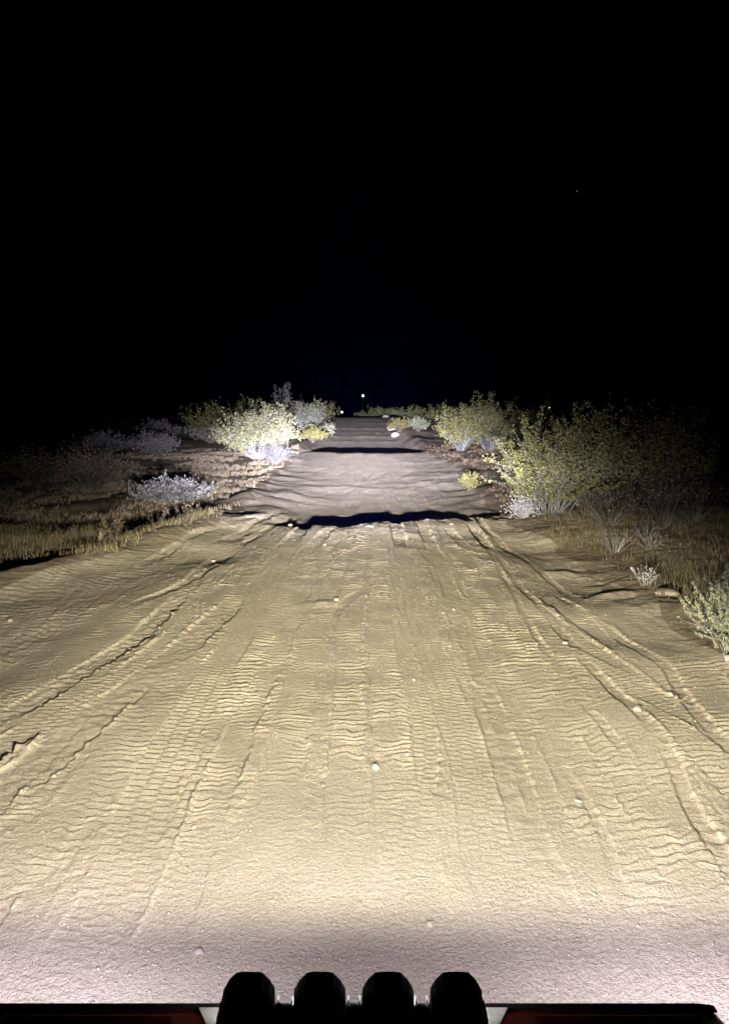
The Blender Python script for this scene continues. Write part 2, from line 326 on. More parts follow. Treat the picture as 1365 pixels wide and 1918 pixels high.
def micro_h(x, y):
    """tyre tracks, wash-board ripples and clods on the sand (metres)"""
    sd = road_sd(x, y)
    inroad = sstep(-.2, .5, sd)
    n_a = perlin(x * 1.3, y * .7); n_b = perlin(x * 6.5, y * 6.5); n_c = perlin(x * 14, y * 14 + 7); n_d = perlin(x * 33, y * 33)
    n_e = perlin(x * .55 + 20, y * .35)
    ph = (y + .16 * n_a + .036 * n_b + .016 * n_c + .10 * perlin(x * 2.3 + 7, y * .9))
    # every wheel path carries its own ripple: other spacing, height and phase from lane to lane
    lane = np.floor((x * (1.25 - .03 * y) + .07 * perlin(x * 1.1, y * .6) + .02 * n_b) / .19)
    h1 = np.abs(np.sin(lane * 12.9898) * 43758.5453) % 1.0; h2 = np.abs(np.sin(lane * 78.233) * 12543.123) % 1.0; h3 = np.abs(np.sin(lane * 39.425) * 24634.63) % 1.0
    ph = np.log(np.maximum(.050 + .0074 * ph, .02)) / .0074 / (.75 + .5 * h1) + h2
    zone = np.clip(.55 + .9 * n_e, .10, 1.0) * sstep(2.4, 4.6, y + 1.2 * np.clip(np.abs(x + .1) - .5, 0, 1)) * sstep(34, 14, y)
    lf = sstep(-1.8, -2.4, x) * sstep(3.0, 4.2, y) * sstep(13, 11, y)
    zone = np.maximum(zone, 1.15 * lf)
    D = .0120 * (.75 + .045 * np.clip(y, 0, 20)) * zone * np.maximum(.25 + .95 * h3, .9 * lf) * saw(ph) * np.clip(.55 + 1.3 * perlin(x * 3.3 + 50, y * 1.6), .55 * lf, 1.4)
    D = D + .007 * perlin(x * 2.7, y * 2.7 + 4) + .0030 * n_b + .0026 * n_c + .0020 * n_d + .0028 * perlin(x * (1.25 - .03 * y) * 15, y * .55) + .0022 * perlin(x * (1.25 - .03 * y) * 31 + 5, y * .9)
    D = D + sstep(15, 18, y) * sstep(60, 40, y) * (.005 * perlin(x * 4.5, y * 1.6) + .005 * perlin(x * 9, y * 4) + .008 * perlin(x * 7, y * .5))
    D = D + sstep(11.2, 12.2, y) * sstep(13.8, 13.0, y) * .045 * np.maximum(0, perlin(x * 6.5, y * 6.5 + 3)) * np.clip(.4 + perlin(x * 1.3, y + 8), 0, 1)
    patch = .50 + .50 * sstep(-.30, .22, perlin(x * .75 + 31, y * .38 + 4))
    for kind, hw, dep, rl, rr, sp, amp, pts in TRACKS:
        f = curve([(p[1], p[0]) for p in pts])
        y0, y1 = pts[0][1], pts[-1][1]
        xa_ = min(p[0] for p in pts) - hw - .2; xb_ = max(p[0] for p in pts) + hw + .2
        sel = np.nonzero((y > y0 - .3) & (y < y1 + .3) & (x > xa_) & (x < xb_))[0]
        if len(sel) == 0: continue
        xs, ys = x[sel], y[sel]
        xc = f(ys); sl = (f(ys + .05) - f(ys - .05)) / .1
        u = (xs - xc) / np.sqrt(1 + sl * sl) + .016 * perlin(xs * 4 + hw * 50, ys * 2.5) + .010 * n_c[sel] + .005 * n_d[sel]
        ends = sstep(y0 - .3, y0 + .25, ys) * sstep(y1 + .3, y1 - .25, ys)
        wr = max(.013, .10 * hw)
        m = sstep(hw + wr * .4, hw - wr * .9, np.abs(u)) * ends
        clump = np.clip(.16 + 1.1 * n_b[sel] + 1.1 * n_c[sel] + .7 * n_d[sel], .0, 1.2)
        long_ = np.clip(.65 + 1.3 * perlin(xs * .8 + dep * 900, ys * 1.1), .05, 1.5)
        keep = .2 if kind != 's' else .35
        d = D[sel] * (1 - m * (1 - keep))
        d = d - .85 * dep * m * long_
        d = d + .6 * (.35 + .65 * sstep(2.2, 4.0, ys)) * ends * clump * long_ * (rl * np.exp(-((u + hw) / wr) ** 2) + rr * np.exp(-((u - hw) / wr) ** 2))
        fade = sstep(2.4, 4.4, ys + 1.3 * np.clip(np.abs(xs + .1) - .5, 0, 1)) * .92 + .08
        if kind == 'r':
            p2 = (ys + .55 * hw * np.abs(u) / hw * .25 + .040 * n_b[sel] + .018 * n_c[sel] + .05 * n_a[sel] + .025 * perlin(xs * 11, ys * 3))
            p2 = np.log(np.maximum(.45 + .053 * p2, .1)) / (.053 * sp) + 7.3 * hw + sp * 91
            d = d + 1.3 * (1 + .45 * sstep(5, 8, ys)) * patch[sel] * (.8 + .04 * ys) * amp * m * saw(p2) * fade * np.clip(.70 + 1.2 * perlin(xs * 4.0, ys * 2.6 + 30) + .4 * n_b[sel], .05, 1.4)
        elif kind == 'f':
            c = np.floor((u / hw + 1) * 1.5)
            p2 = (ys + .10 * u + .008 * n_b[sel]) / sp + .5 * c
            fr = (u / hw + 1) * 1.5 - c
            d = d + 1.5 * amp * m * (saw(p2) * sstep(.0, .12, fr) * sstep(1, .88, fr)) * (.5 + .5 * fade) * np.clip(.9 + .7 * n_a[sel], .3, 1.3)
        else:
            d = d + amp * m * saw((ys + .02 * n_b[sel]) / sp) + .3 * dep * m * n_c[sel]
        D[sel] = d
    for yc, xa, xb, st, run in SCARPS:
        sel = (y > yc - run * 1.5 - .6) & (y < yc + .9) & (x > xa - .4) & (x < xb + .4)
        if not sel.any(): continue
        xs, ys = x[sel], y[sel]
        k = min(1.0, st * 9 + yc * .02)
        e = ys - yc - k * (.5 * perlin(xs * .9 + yc, ys * 0 + yc) + .22 * perlin(xs * 3.2, ys * 0 + yc * 2) + .05 * perlin(xs * 9, ys * 2))
        sh = sstep(-run, 0, e) * sstep(.05 + .012 * yc, 0, e)
        D[sel] += (.5 if 16 < yc < 30 else 1.0) * st * sh * sstep(xa - .3, xa + .3, xs) * sstep(xb + .3, xb - .3, xs) * np.clip(.7 + .8 * perlin(xs * 1.3, ys * 0 + yc + 3), .1, 1.3)
    D = D * (.30 + .70 * sstep(2.3, 3.9, y + .9 * np.clip(np.abs(x + .1) - .6, 0, 1)))      # hard-packed where the vehicle stands
    rough = (1 - inroad)
    D = D * (.35 + .65 * inroad) + rough * (.018 * perlin(x * 1.9 + 9, y * 1.9) + .010 * n_b + .005 * n_c)
    return D * sstep(200, 90, y)

def full_h(x, y):
    x = np.atleast_1d(np.asarray(x, float)); y = np.atleast_1d(np.asarray(y, float))
    return base_h(x, y) + micro_h(x, y)

def build_ground():
    dense = np.linspace(-35, 35, 690)
    coarse = np.linspace(35, 325, 62)[1:]
    phi = np.radians(np.concatenate([dense, coarse[:-1]]))            # wraps round behind the vehicle
    r = [0.35]
    while r[-1] < 1.7: r.append(r[-1] + .06)
    while r[-1] < 14: r.append(r[-1] * 1.0022)
    while r[-1] < 36: r.append(r[-1] * 1.0055)
    while r[-1] < 110: r.append(r[-1] * 1.011)
    while r[-1] < 1500: r.append(r[-1] * 1.08)
    r = np.array(r)
    nr, nc = len(r), len(phi)
    X = (r[:, None] * np.sin(phi)[None, :]).ravel(); Y = (r[:, None] * np.cos(phi)[None, :]).ravel()
    Z = base_h(X, Y) + micro_h(X, Y)
    V = np.stack([X, Y, Z], 1)
    V = np.vstack([V, [[0, 0, 0]]])
    i = np.arange(nr - 1)[:, None] * nc; j = np.arange(nc)[None, :]; j2 = (j + 1) % nc
    Fq = np.stack([i + j, i + nc + j, i + nc + j2, i + j2], -1).reshape(-1, 4)[:, ::-1]
    cx = X[Fq].mean(1); cyy = Y[Fq].mean(1)
    isroad = (np.minimum(cx - XL(cyy), XR(cyy) - cx) + .3 * perlin(cx * .9 + 3, cyy * .9)) > 0
    def part(name, faces, mat):
        used = np.unique(faces); re = np.full(len(V), -1); re[used] = np.arange(len(used))
        o = np_mesh(name, V[used], re[faces], mat, smooth=True)
        tag(o, kind='structure'); return o
    tri = None
    part('dirt_road', Fq[isroad], M['road_sand'])
    part('desert_ground', Fq[~isroad], M['verge_soil'])
build_ground()
def gz(x, y): return float(full_h(x, y)[0])

# ------------------------------------------------------------------ vehicle front with its lamps
def box(bm, x0, x1, y0, y1, z0, z1):
    r = bmesh.ops.create_cube(bm, size=1)
    for v in r['verts']:
        v.co = Vector((x0 + (v.co.x + .5) * (x1 - x0), y0 + (v.co.y + .5) * (y1 - y0), z0 + (v.co.z + .5) * (z1 - z0)))
    return r['verts']

def loft(bm, rings, cap=True):
    """rings: lists of equal length of points"""
    vs_ = [[bm.verts.new(p) for p in ring] for ring in rings]
    k = len(vs_[0])
    for a, b in zip(vs_[:-1], vs_[1:]):
        for q in range(k):
            bm.faces.new((a[q], a[(q + 1) % k], b[(q + 1) % k], b[q]))
    if cap:
        bm.faces.new(vs_[0]); bm.faces.new(list(reversed(vs_[-1])))

def cyl(bm, p0, p1, rad, seg=10, rad2=None):
    p0, p1 = Vector(p0), Vector(p1); d = (p1 - p0).normalized()
    a = d.orthogonal().normalized(); b = d.cross(a)
    r2 = rad if rad2 is None else rad2
    loft(bm, [[p + (a * math.cos(t) + b * math.sin(t)) * rr for t in [2 * math.pi * q / seg for q in range(seg)]]
              for p, rr in ((p0, rad), (p1, r2))])

def lamp_nodes(ld, build):
    ld.use_nodes = True
    nt = ld.node_tree; nt.nodes.clear()
    em = nt.nodes.new('ShaderNodeEmission'); out = nt.nodes.new('ShaderNodeOutputLight')
    nt.links.new(em.outputs[0], out.inputs[0])
    ge = nt.nodes.new('ShaderNodeNewGeometry'); sx = nt.nodes.new('ShaderNodeSeparateXYZ')
    nt.links.new(ge.outputs['Incoming'], sx.inputs[0])
    def mth(op, a, b=None, c=None, clamp=False):
        n = nt.nodes.new('ShaderNodeMath'); n.operation = op; n.use_clamp = clamp
        for k, v in enumerate((a, b, c)):
            if v is None: continue
            if isinstance(v, (int, float)): n.inputs[k].default_value = v
            else: nt.links.new(v, n.inputs[k])
        return n.outputs[0]
    def table(x, lo, hi, pts):
        """piecewise-linear intensity table, as in a photometric file"""
        mr = nt.nodes.new('ShaderNodeMapRange'); mr.clamp = True
        nt.links.new(x, mr.inputs[0]); mr.inputs[1].default_value = lo; mr.inputs[2].default_value = hi
        cr = nt.nodes.new('ShaderNodeValToRGB'); cr.color_ramp.interpolation = 'LINEAR'
        el = cr.color_ramp.elements
        while len(el) < len(pts): el.new(.5)
        for e, (p, v) in zip(el, pts):
            e.position = (p - lo) / (hi - lo); e.color = (v, v, v, 1)
        nt.links.new(mr.outputs[0], cr.inputs[0])
        return cr.outputs[0]
    x, y, z = sx.outputs
    dep = mth('MULTIPLY', mth('ARCSINE', mth('MULTIPLY', z, -1.0)), 180 / math.pi)     # degrees below level
    az = mth('MULTIPLY', mth('ARCTAN2', x, y), 180 / math.pi)
    nose = mth('MULTIPLY', mth('ARCTAN2', mth('MULTIPLY', z, -1.0), y), 180 / math.pi)      # degrees below level, seen from the side
    nt.links.new(build(mth, table, dep, az, z, nose), em.inputs['Strength'])

def gauss(mth, v, mu, sig):
    d = mth('DIVIDE', mth('SUBTRACT', v, mu), sig)
    return mth('EXPONENT', mth('MULTIPLY', mth('MULTIPLY', d, d), -.5))

def ground_even(mth, dep, z, H, dmin):
    """intensity that lights level ground evenly: H^2 / sin^3, held constant above dmin degrees"""
    s = mth('MAXIMUM', mth('MULTIPLY', z, -1.0), math.sin(R(dmin)))
    return mth('DIVIDE', H * H, mth('MULTIPLY', s, mth('MULTIPLY', s, s)))

def shade(mth, table, az):
    """the housing cuts the beam off sideways"""
    return table(mth('ABSOLUTE', az), 0, 90, [(0, 1), (52, 1), (70, 0), (89, 0)])

def flood(mth, table, dep, az, z, nose):            # amber driving beam, wide
    e = table(dep, -10, 45, [(-9, .0), (-4, .35), (0, .85), (3, 1.0), (6, 1.0), (9.2, 1.5), (12.6, 2.1), (20, 2.7), (29, 3.0), (44, 3.0)])
    e = mth('MULTIPLY', e, table(nose, 0, 60, [(0, 1), (33, 1), (35.4, .5), (37.2, .12), (39, 0), (59, 0)]))
    sg = mth('MINIMUM', mth('MAXIMUM', mth('MULTIPLY_ADD', mth('MAXIMUM', dep, 0.0), 2.2, 2.0), 7.5), 60.0)
    return mth('MULTIPLY', mth('MULTIPLY', mth('MULTIPLY', e, shade(mth, table, az)), ground_even(mth, dep, z, 1.11, 5.5)), gauss(mth, az, 0.0, sg))

def spot(mth, table, dep, az, z, nose):             # cold white long-range beam
    v = table(dep, -12, 12, [(-12, 0.01), (-8, .14), (-4.5, .17), (-3, .17), (-2, .24), (-.4, .50), (.8, .80), (1.8, .72), (2.5, .56), (3.0, .44), (3.8, .28), (4.5, .16), (5.2, .05), (6.5, .005), (9, 0)])
    core = mth('MULTIPLY', mth('MULTIPLY', v, 45000.0), mth('ADD', mth('MULTIPLY', gauss(mth, az, -.6, 5.6), .93), mth('MULTIPLY', gauss(mth, az, -1.5, 10.0), .07)))
    e = table(dep, 0, 48, [(0, 0), (15, .05), (24, .6), (30, 1.5), (34, 1.6), (47, 1.6)])
    e = mth('MULTIPLY', e, table(nose, 0, 60, [(0, 1), (34, 1), (36.5, .5), (39, .08), (42, 0), (59, 0)]))
    near = mth('MULTIPLY', mth('MULTIPLY', mth('MULTIPLY', e, shade(mth, table, az)), ground_even(mth, dep, z, 1.11, 5.0)), gauss(mth, az, 0.0, 38.0))
    return mth('ADD', core, near)

def head(mth, table, dep, az, z, nose, aim):        # low headlamp washing the ground just ahead, turned outwards
    e = table(nose, 0, 80, [(0, .0), (6, .03), (14, .25), (20, .55), (26, 2.6), (30, 5.2), (34, 9.5), (38, 11.5), (46, 11.5), (60, 10.), (79, 4.0)])
    return mth('MULTIPLY', mth('MULTIPLY', mth('MULTIPLY', e, shade(mth, table, az)), ground_even(mth, dep, z, .78, 6.0)), gauss(mth, az, aim, 28.0))

def beam(name, loc, col, build, parent, rad=.02):
    ld = bpy.data.lights.new(name, 'POINT'); ld.energy = 4 * math.pi; ld.color = col; ld.shadow_soft_size = rad
    lamp_nodes(ld, build)
    o = bpy.data.objects.new(name, ld); COL.objects.link(o); o.location = loc
    if parent: o.parent = parent
    return o

VX = -0.018
def build_vehicle():
    v = empty('off_road_vehicle', (VX, 0, 0))
    tag(v, 'front of a dark red off-road vehicle with four black lamp pods on its nose', 'vehicle')
    HW = .59
    # hood: crowned panel whose leading edge rolls down
    prof = [(-.75, 1.16), (-.3, 1.145), (.1, 1.125), (.5, 1.098), (.72, 1.080), (.80, 1.072), (.815, 1.066), (.90, 1.064), (.96, 1.056), (1.00, 1.046), (1.035, 1.0345), (1.040, 1.0325), (1.042, 1.028), (1.040, .96)]
    xs = [-HW - .03, -HW - .024, -HW, -.42, -.25, -.1, 0, .1, .25, .42, HW - .03, HW - .006, HW]
    bm = bmesh.new(); grid = []
    for (yy, zz) in prof:
        row = []
        for x in xs:
            edge = max(0, x - (HW - .03), -x - HW) / .03
            row.append(bm.verts.new((x, yy - .004 * edge ** 2, zz - .006 * edge ** 3 - .012 * (x / HW) ** 2 * (1.06 - yy) * .3)))
        grid.append(row)
    for a, b in zip(grid[:-1], grid[1:]):
        for q in range(len(xs) - 1): bm.faces.new((a[q], a[q + 1], b[q + 1], b[q]))
    low = [bm.verts.new((HW if s > 0 else -HW - .03, yy - .004, .96)) for s in (-1, 1) for (yy, zz) in prof[:-1]]
    n = len(prof) - 1
    for s, off, col_ in ((-1, 0, 0), (1, n, len(xs) - 1)):
        for k in range(n - 1): bm.faces.new((grid[k][col_], grid[k + 1][col_], low[off + k + 1], low[off + k]))
    hood = bm_obj('hood', bm, M['red_paint'], v, smooth=True)
    # pressed bead along the leading edge either side of the lamps
    for x0, x1 in ((-HW + .035, -.29), (.29, HW - .035)):
        bm = bmesh.new()
        loft(bm, [[(x, 1.006, 1.0415), (x, 1.0085, 1.0470), (x, 1.0125, 1.0458), (x, 1.0155, 1.0380)] for x in np.linspace(x0, x1, 4)])
        bm_obj('hood_bead', bm, M['red_paint'], hood)
    bm = bmesh.new()
    loft(bm, [[(x, 1.033 - e, 1.0340 - e * .3), (x, 1.033 - e, 1.0385 - e * .3), (x, 1.0440 - e, 1.0375 - e * .3), (x, 1.0470 - e, 1.0335 - e * .3), (x, 1.0430 - e, 1.0250)] for x, e in ((-HW - .03, .004), (-HW - .024, .002), (-HW, 0), (HW - .03, 0), (HW - .006, .002), (HW, .004))])
    bm_obj('edge_trim', bm, M['black_plastic'], hood)
    # nose panel, bumper, chassis below, hidden from above but there
    bm = bmesh.new(); box(bm, -HW + .01, HW - .01, .98, 1.04, .50, .955)
    grille = bm_obj('nose_panel', bm, M['black_plastic'], v)
    for k in range(5):
        bm = bmesh.new(); box(bm, -.26, .26, 1.041, 1.056, .60 + k * .06, .625 + k * .06)
        bm_obj('grille_slat', bm, M['black_metal'], grille)
    bm = bmesh.new(); cyl(bm, (-.62, 1.09, .52), (.62, 1.09, .52), .035, 12)
    bumper = bm_obj('bumper_tube', bm, M['black_metal'], v, True)
    for s in (-1, 1):
        bm = bmesh.new(); cyl(bm, (s * .3, .98, .50), (s * .3, 1.085, .52), .02, 8)
        bm_obj('bumper_mount', bm, M['black_metal'], bumper)
    bm = bmesh.new(); box(bm, -.45, .45, -.75, .97, .45, .95)
    bm_obj('chassis_tub', bm, M['black_plastic'], v)
    for s in (-1, 1):
        # front wheel
        t = []
        c = Vector((s * .60, .30, .36))
        bm = bmesh.new()
        rings = []
        for xo, rr in ((-.12, .20), (-.125, .28), (-.11, .345), (-.06, .36), (.06, .36), (.11, .345), (.125, .28), (.12, .20)):
            rings.append([c + Vector((xo, rr * math.cos(q * math.pi / 16), rr * math.sin(q * math.pi / 16))) for q in range(32)])
        loft(bm, rings)
        wh = bm_obj('front_wheel', bm, M['tyre_rubber'], v, True)
        bm = bmesh.new(); cyl(bm, c + Vector((-.126, 0, 0)), c + Vector((.126, 0, 0)), .19, 20)
        bm_obj('rim', bm, M['black_metal'], wh)
        # headlamp
        bm = bmesh.new(); cyl(bm, (s * .45, 1.0, .78), (s * .45, 1.062, .78), .085, 24)
        hl = bm_obj('headlight', bm, M['black_plastic'], v, True)
        bm = bmesh.new(); cyl(bm, (s * .45, 1.0625, .78), (s * .45, 1.070, .78), .074, 24, .06)
        bm_obj('lens', bm, M['lens_white'], hl, True)
        beam('headlight_beam', (s * .45, 1.10, .78), (.82, .75, .98), lambda m_, t_, d_, a_, z_, n_, s=s: head(m_, t_, d_, a_, z_, n_, s * 31.0), v, .03)
    # pale plate added under the lamps so the lens spill shows white
    bm = bmesh.new(); pv_ = box(bm, -.272, .272, .90, 1.0285, 1.0500, 1.0530)
    for q in pv_:
        q.co.z += (.965 - q.co.y) * .14
        q.co.x *= .92 if q.co.y > .95 else .66  # tapered so the lit part takes the shape of a light wedge
    bmesh.ops.bevel(bm, geom=bm.edges[:], offset=.001, segments=1)
    plate = bm_obj('added_spill_plate', bm, M['bare_aluminium'], v)
    for s in (-1, 1):
        bm = bmesh.new(); cyl(bm, (s * .18, .93, 1.0581), (s * .18, .93, 1.0621), .006, 6)
        bm_obj('bolt', bm, M['black_metal'], plate)
    # lamp bar
    bm = bmesh.new(); box(bm, -.155, .155, .944, .968, 1.0575, 1.104)
    bar = bm_obj('lamp_bar', bm, M['black_metal'], v)
    for (bx, hh, rr) in ((-.110, .011, .0050), (-.098, .009, .0035), (.002, .009, .0035), (.101, .010, .0035), (.111, .003, .0045)):
        bm = bmesh.new(); cyl(bm, (bx, .956, 1.1041), (bx, .956, 1.1041 + hh), rr, 8)
        bm_obj('bolt', bm, M['black_metal'], bar)
    # four lamp pods
    for k, px in enumerate((-.1575, -.050, .0535, .157)):
        pod = empty('lamp_pod', (px, -.024, .0145), 0, v)
        def octo(yy, hw, top, bot, ch, chz):
            return [(-hw * .97, yy, bot), (-hw * 1.01, yy, bot + .02), (-hw * .985, yy, top - chz), (-hw + ch * .42, yy, top - chz * .48), (-hw + ch, yy, top - .0015), (-hw * .3, yy, top),
                    (hw * .3, yy, top), (hw - ch, yy, top - .0015), (hw - ch * .42, yy, top - chz * .48), (hw * .985, yy, top - chz), (hw * 1.01, yy, bot + .02), (hw * .97, yy, bot)]
        bm = bmesh.new()
        loft(bm, [octo(.930, .032, 1.118, 1.060, .017, .022), octo(.942, .0365, 1.126, 1.058, .0165, .023), octo(.970, .0390, 1.1345, 1.057, .0185, .026), octo(.993, .0398, 1.1405, 1.057, .0190, .027), octo(1.0, .0388, 1.1395, 1.058, .0190, .027)])
        bm_obj('housing', bm, M['black_plastic'], pod)
        for q in range(5):
            bm = bmesh.new(); box(bm, -.024 + q * .012 - .0022, -.024 + q * .012 + .0022, .914, .9295, 1.066, 1.108)
            bm_obj('cooling_fin', bm, M['black_metal'], pod)
        for s in (-1, 1):
            bm = bmesh.new(); cyl(bm, (s * .0085, .989, 1.1400), (s * .0085, .989, 1.1452), .0034, 8)
            bm_obj('bolt', bm, M['black_metal'], pod)
            bm = bmesh.new(); box(bm, s * .0432 - .0014, s * .0432 + .0014, .962, 1.008, 1.0585, 1.092)
            bm_obj('bracket', bm, M['bare_aluminium'], pod)
        amber = k in (0, 3)
        bm = bmesh.new()
        loft(bm, [[(p[0] * .88, yy, (p[2] - 1.098) * .88 + 1.098) for p in octo(yy, .0388, 1.1395, 1.058, .0190, .027)] for yy in (1.0005, 1.004)])
        bm_obj('lens', bm, M['lens_amber'] if amber else M['lens_white'], pod)
        if amber: beam('amber_beam', (px, 1.006, 1.112), (1.0, .935, .71), flood, v, .022)
        else: beam('spot_beam', (px, 1.006, 1.112), (.79, .78, 1.0), spot, v, .022)
    return v
mat_emit('lens_amber', (1, .92, .8), 14.0)
mat_emit('lens_white', (.85, .9, 1), 14.0)
build_vehicle()

# ------------------------------------------------------------------ plants
def tubes(paths, radii, seg=3):
    """paths: list of (n,3); radii: list of (n,) -> V, quads"""
    Vs, Fs, o = [], [], 0
    a = np.arange(seg) * 2 * np.pi / seg
    for P, r in zip(paths, radii):
        T = np.gradient(P, axis=0); T /= np.linalg.norm(T, axis=1)[:, None] + 1e-9
        ref = np.array([.31, .73, .6]) if abs(T[0, 2]) > .8 else np.array([0, 0, 1.])
        A = np.cross(T, ref); A /= np.linalg.norm(A, axis=1)[:, None] + 1e-9
        B = np.cross(T, A)
        ring = P[:, None, :] + r[:, None, None] * (np.cos(a)[None, :, None] * A[:, None, :] + np.sin(a)[None, :, None] * B[:, None, :])
        n = len(P); Vs.append(ring.reshape(-1, 3))
        i = np.arange(n - 1)[:, None] * seg; j = np.arange(seg)[None, :]; j2 = (j + 1) % seg
        Fs.append(np.stack([i + j, i + j2, i + seg + j2, i + seg + j], -1).reshape(-1, 4) + o)
        o += n * seg
    return np.vstack(Vs), np.vstack(Fs)

def leaves(rng, C, size, aspect=1.6, up=None, upmix=.0):
    """one small folded quad per centre"""
    n = len(C)
    d = rng.normal(size=(n, 3))
    if up is not None: d = d * (1 - upmix) + up * upmix * 1.7
    d /= np.linalg.norm(d, axis=1)[:, None] + 1e-9
    e = np.cross(d, rng.normal(size=(n, 3))); e /= np.linalg.norm(e, axis=1)[:, None] + 1e-9
    s = size * rng.uniform(.6, 1.35, n)[:, None]
    L = d * s * .5 * aspect; W = e * s * .5
    V = np.stack([C - L, C - .1 * L + W, C + L, C - .1 * L - W], 1).reshape(-1, 3)
    return V, np.arange(4 * n).reshape(-1, 4)

def bez(p0, p1, p2, n):
    t = np.linspace(0, 1, n)[:, None]
    return (1 - t) ** 2 * p0 + 2 * t * (1 - t) * p1 + t * t * p2

def shrub(name, label, x, y, H, Rr, seed, leaf='creosote_leaf', wood='twig_brown', stems=26, sub=5, per=9, lsize=.035, aspect=1.5,
          lspread=.07, tfrom=.35, upmix=0., srad=.011, dome=.35, cat='bush', group=None, tipbias=1.0, sx=1.0, lean=(0, 0), leafname='foliage', subm=.34, sink=.03, basew=.10):
    rng = np.random.RandomState(seed)
    root = empty(name, (x, y, gz(x, y) - sink)); tag(root, label, cat, group)
    paths, radii, cents, ups = [], [], [], []
    for i in range(stems):
        a = rng.uniform(0, 2 * np.pi); q = math.sqrt(rng.uniform(.02, 1.0))
        hh = H * (1 - dome * q * q) * rng.uniform(.72, 1.05)
        tip = np.array([Rr * q * math.cos(a) * sx + lean[0] * hh, Rr * q * math.sin(a) + lean[1] * hh, hh])
        b0 = np.array([basew * Rr * math.cos(a) * rng.uniform(0, 1), basew * Rr * math.sin(a) * rng.uniform(0, 1), -.02])
        mid = b0 + (tip - b0) * np.array([.38, .38, .55]) + rng.normal(0, .08, 3) * np.array([Rr, Rr, .4 * H])
        P = bez(b0, mid, tip, 7); P[1:-1] += rng.normal(0, .012 * H, (5, 3))
        paths.append(P); radii.append(np.linspace(srad, srad * .25, 7) * rng.uniform(.7, 1.3))
        segs = [(P, .5)]
        for k in range(sub):
            t = tfrom + (1 - tfrom) * rng.uniform(0, 1) ** (1 / tipbias)
            f = t * 6; ii = min(int(f), 5); p = P[ii] + (P[ii + 1] - P[ii]) * (f - ii)
            tg = P[ii + 1] - P[ii]; tg = tg / (np.linalg.norm(tg) + 1e-9)
            d = tg * .7 + rng.normal(0, .55, 3) + np.array([0, 0, .25]); d /= np.linalg.norm(d)
            ln = subm * min(H, 1.6 * Rr) * rng.uniform(.45, 1.1)
            Q = bez(p, p + d * ln * .5 + rng.normal(0, .03 * ln, 3), p + (d + np.array([0, 0, .25])) * ln, 4)
            Q[:, 2] = np.maximum(Q[:, 2], .04)
            paths.append(Q); radii.append(np.linspace(srad * .4, srad * .15, 4)); segs.append((Q, .15))
        for Q, t0 in segs:
            m = rng.poisson(per * rng.choice([.1, .5, 1.0, 2.1]))
            if m == 0: continue
            t = t0 + (1 - t0) * rng.uniform(0, 1, m) ** .5
            f = t * (len(Q) - 1); ii = np.minimum(f.astype(int), len(Q) - 2)
            c = Q[ii] + (Q[ii + 1] - Q[ii]) * (f - ii)[:, None] + rng.normal(0, lspread, (m, 3))
            tg = Q[ii + 1] - Q[ii]; tg = tg / (np.linalg.norm(tg, axis=1)[:, None] + 1e-9)
            ok = c[:, 2] > .03
            cents.append(c[ok]); ups.append(tg[ok])
    V, Fc = tubes(paths, radii); np_mesh('branches', V, Fc, M[wood], root)
    if per > 0 and cents:
        C = np.vstack(cents); U = np.vstack(ups)
        V, Fc = leaves(rng, C, lsize, aspect, U, upmix)
        np_mesh(leafname, V, Fc, M[leaf], root)
    return root

# the bright creosote left of the track and the bushes around it
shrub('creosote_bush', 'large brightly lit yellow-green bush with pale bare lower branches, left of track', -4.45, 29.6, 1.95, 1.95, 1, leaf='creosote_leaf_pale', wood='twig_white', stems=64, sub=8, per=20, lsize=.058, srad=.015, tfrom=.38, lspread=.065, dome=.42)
shrub('twiggy_shrub', 'pale leafless twiggy shrub at the foot of the brightest bush', -3.45, 27.9, .8, .75, 2, leaf='dimmed_grey_leaf', wood='twig_grey', stems=90, sub=4, per=1.2, lsize=.04, srad=.010, dome=.5, upmix=.5)
shrub('rabbitbrush', 'low mound of bright yellow bloom beside the track on the left', -3.1, 41.5, .85, .85, 3, leaf='yellow_bloom', wood='twig_brown', stems=70, sub=3, per=9, lsize=.06, tfrom=.6, lspread=.05, dome=.5)
shrub('creosote_bush', 'grey-green bush behind the yellow mound on the left', -4.35, 52, 2.15, 1.6, 4, leaf='sage_leaf', wood='twig_pale', stems=55, sub=5, per=9, lsize=.075, srad=.018)
shrub('creosote_bush', 'dark rounded bush farthest along the left edge of track', -3.9, 63, 2.0, 1.5, 5, leaf='creosote_leaf_dull', stems=45, sub=5, per=9, lsize=.085)
shrub('creosote_bush', 'small grey-green bush on left edge just beyond the second dip', -2.75, 50, .95, .85, 6, leaf='sage_leaf', stems=40, sub=3, per=9, lsize=.07, dome=.5)
shrub('tall_weed', 'tall wispy dry weed rising above the bushes on the left', -6.3, 54, 3.5, .8, 7, leaf='dimmed_grey_leaf', wood='twig_pale', stems=12, sub=8, per=8, lsize=.07, srad=.026, tfrom=.5, cat='weed', dome=.1)
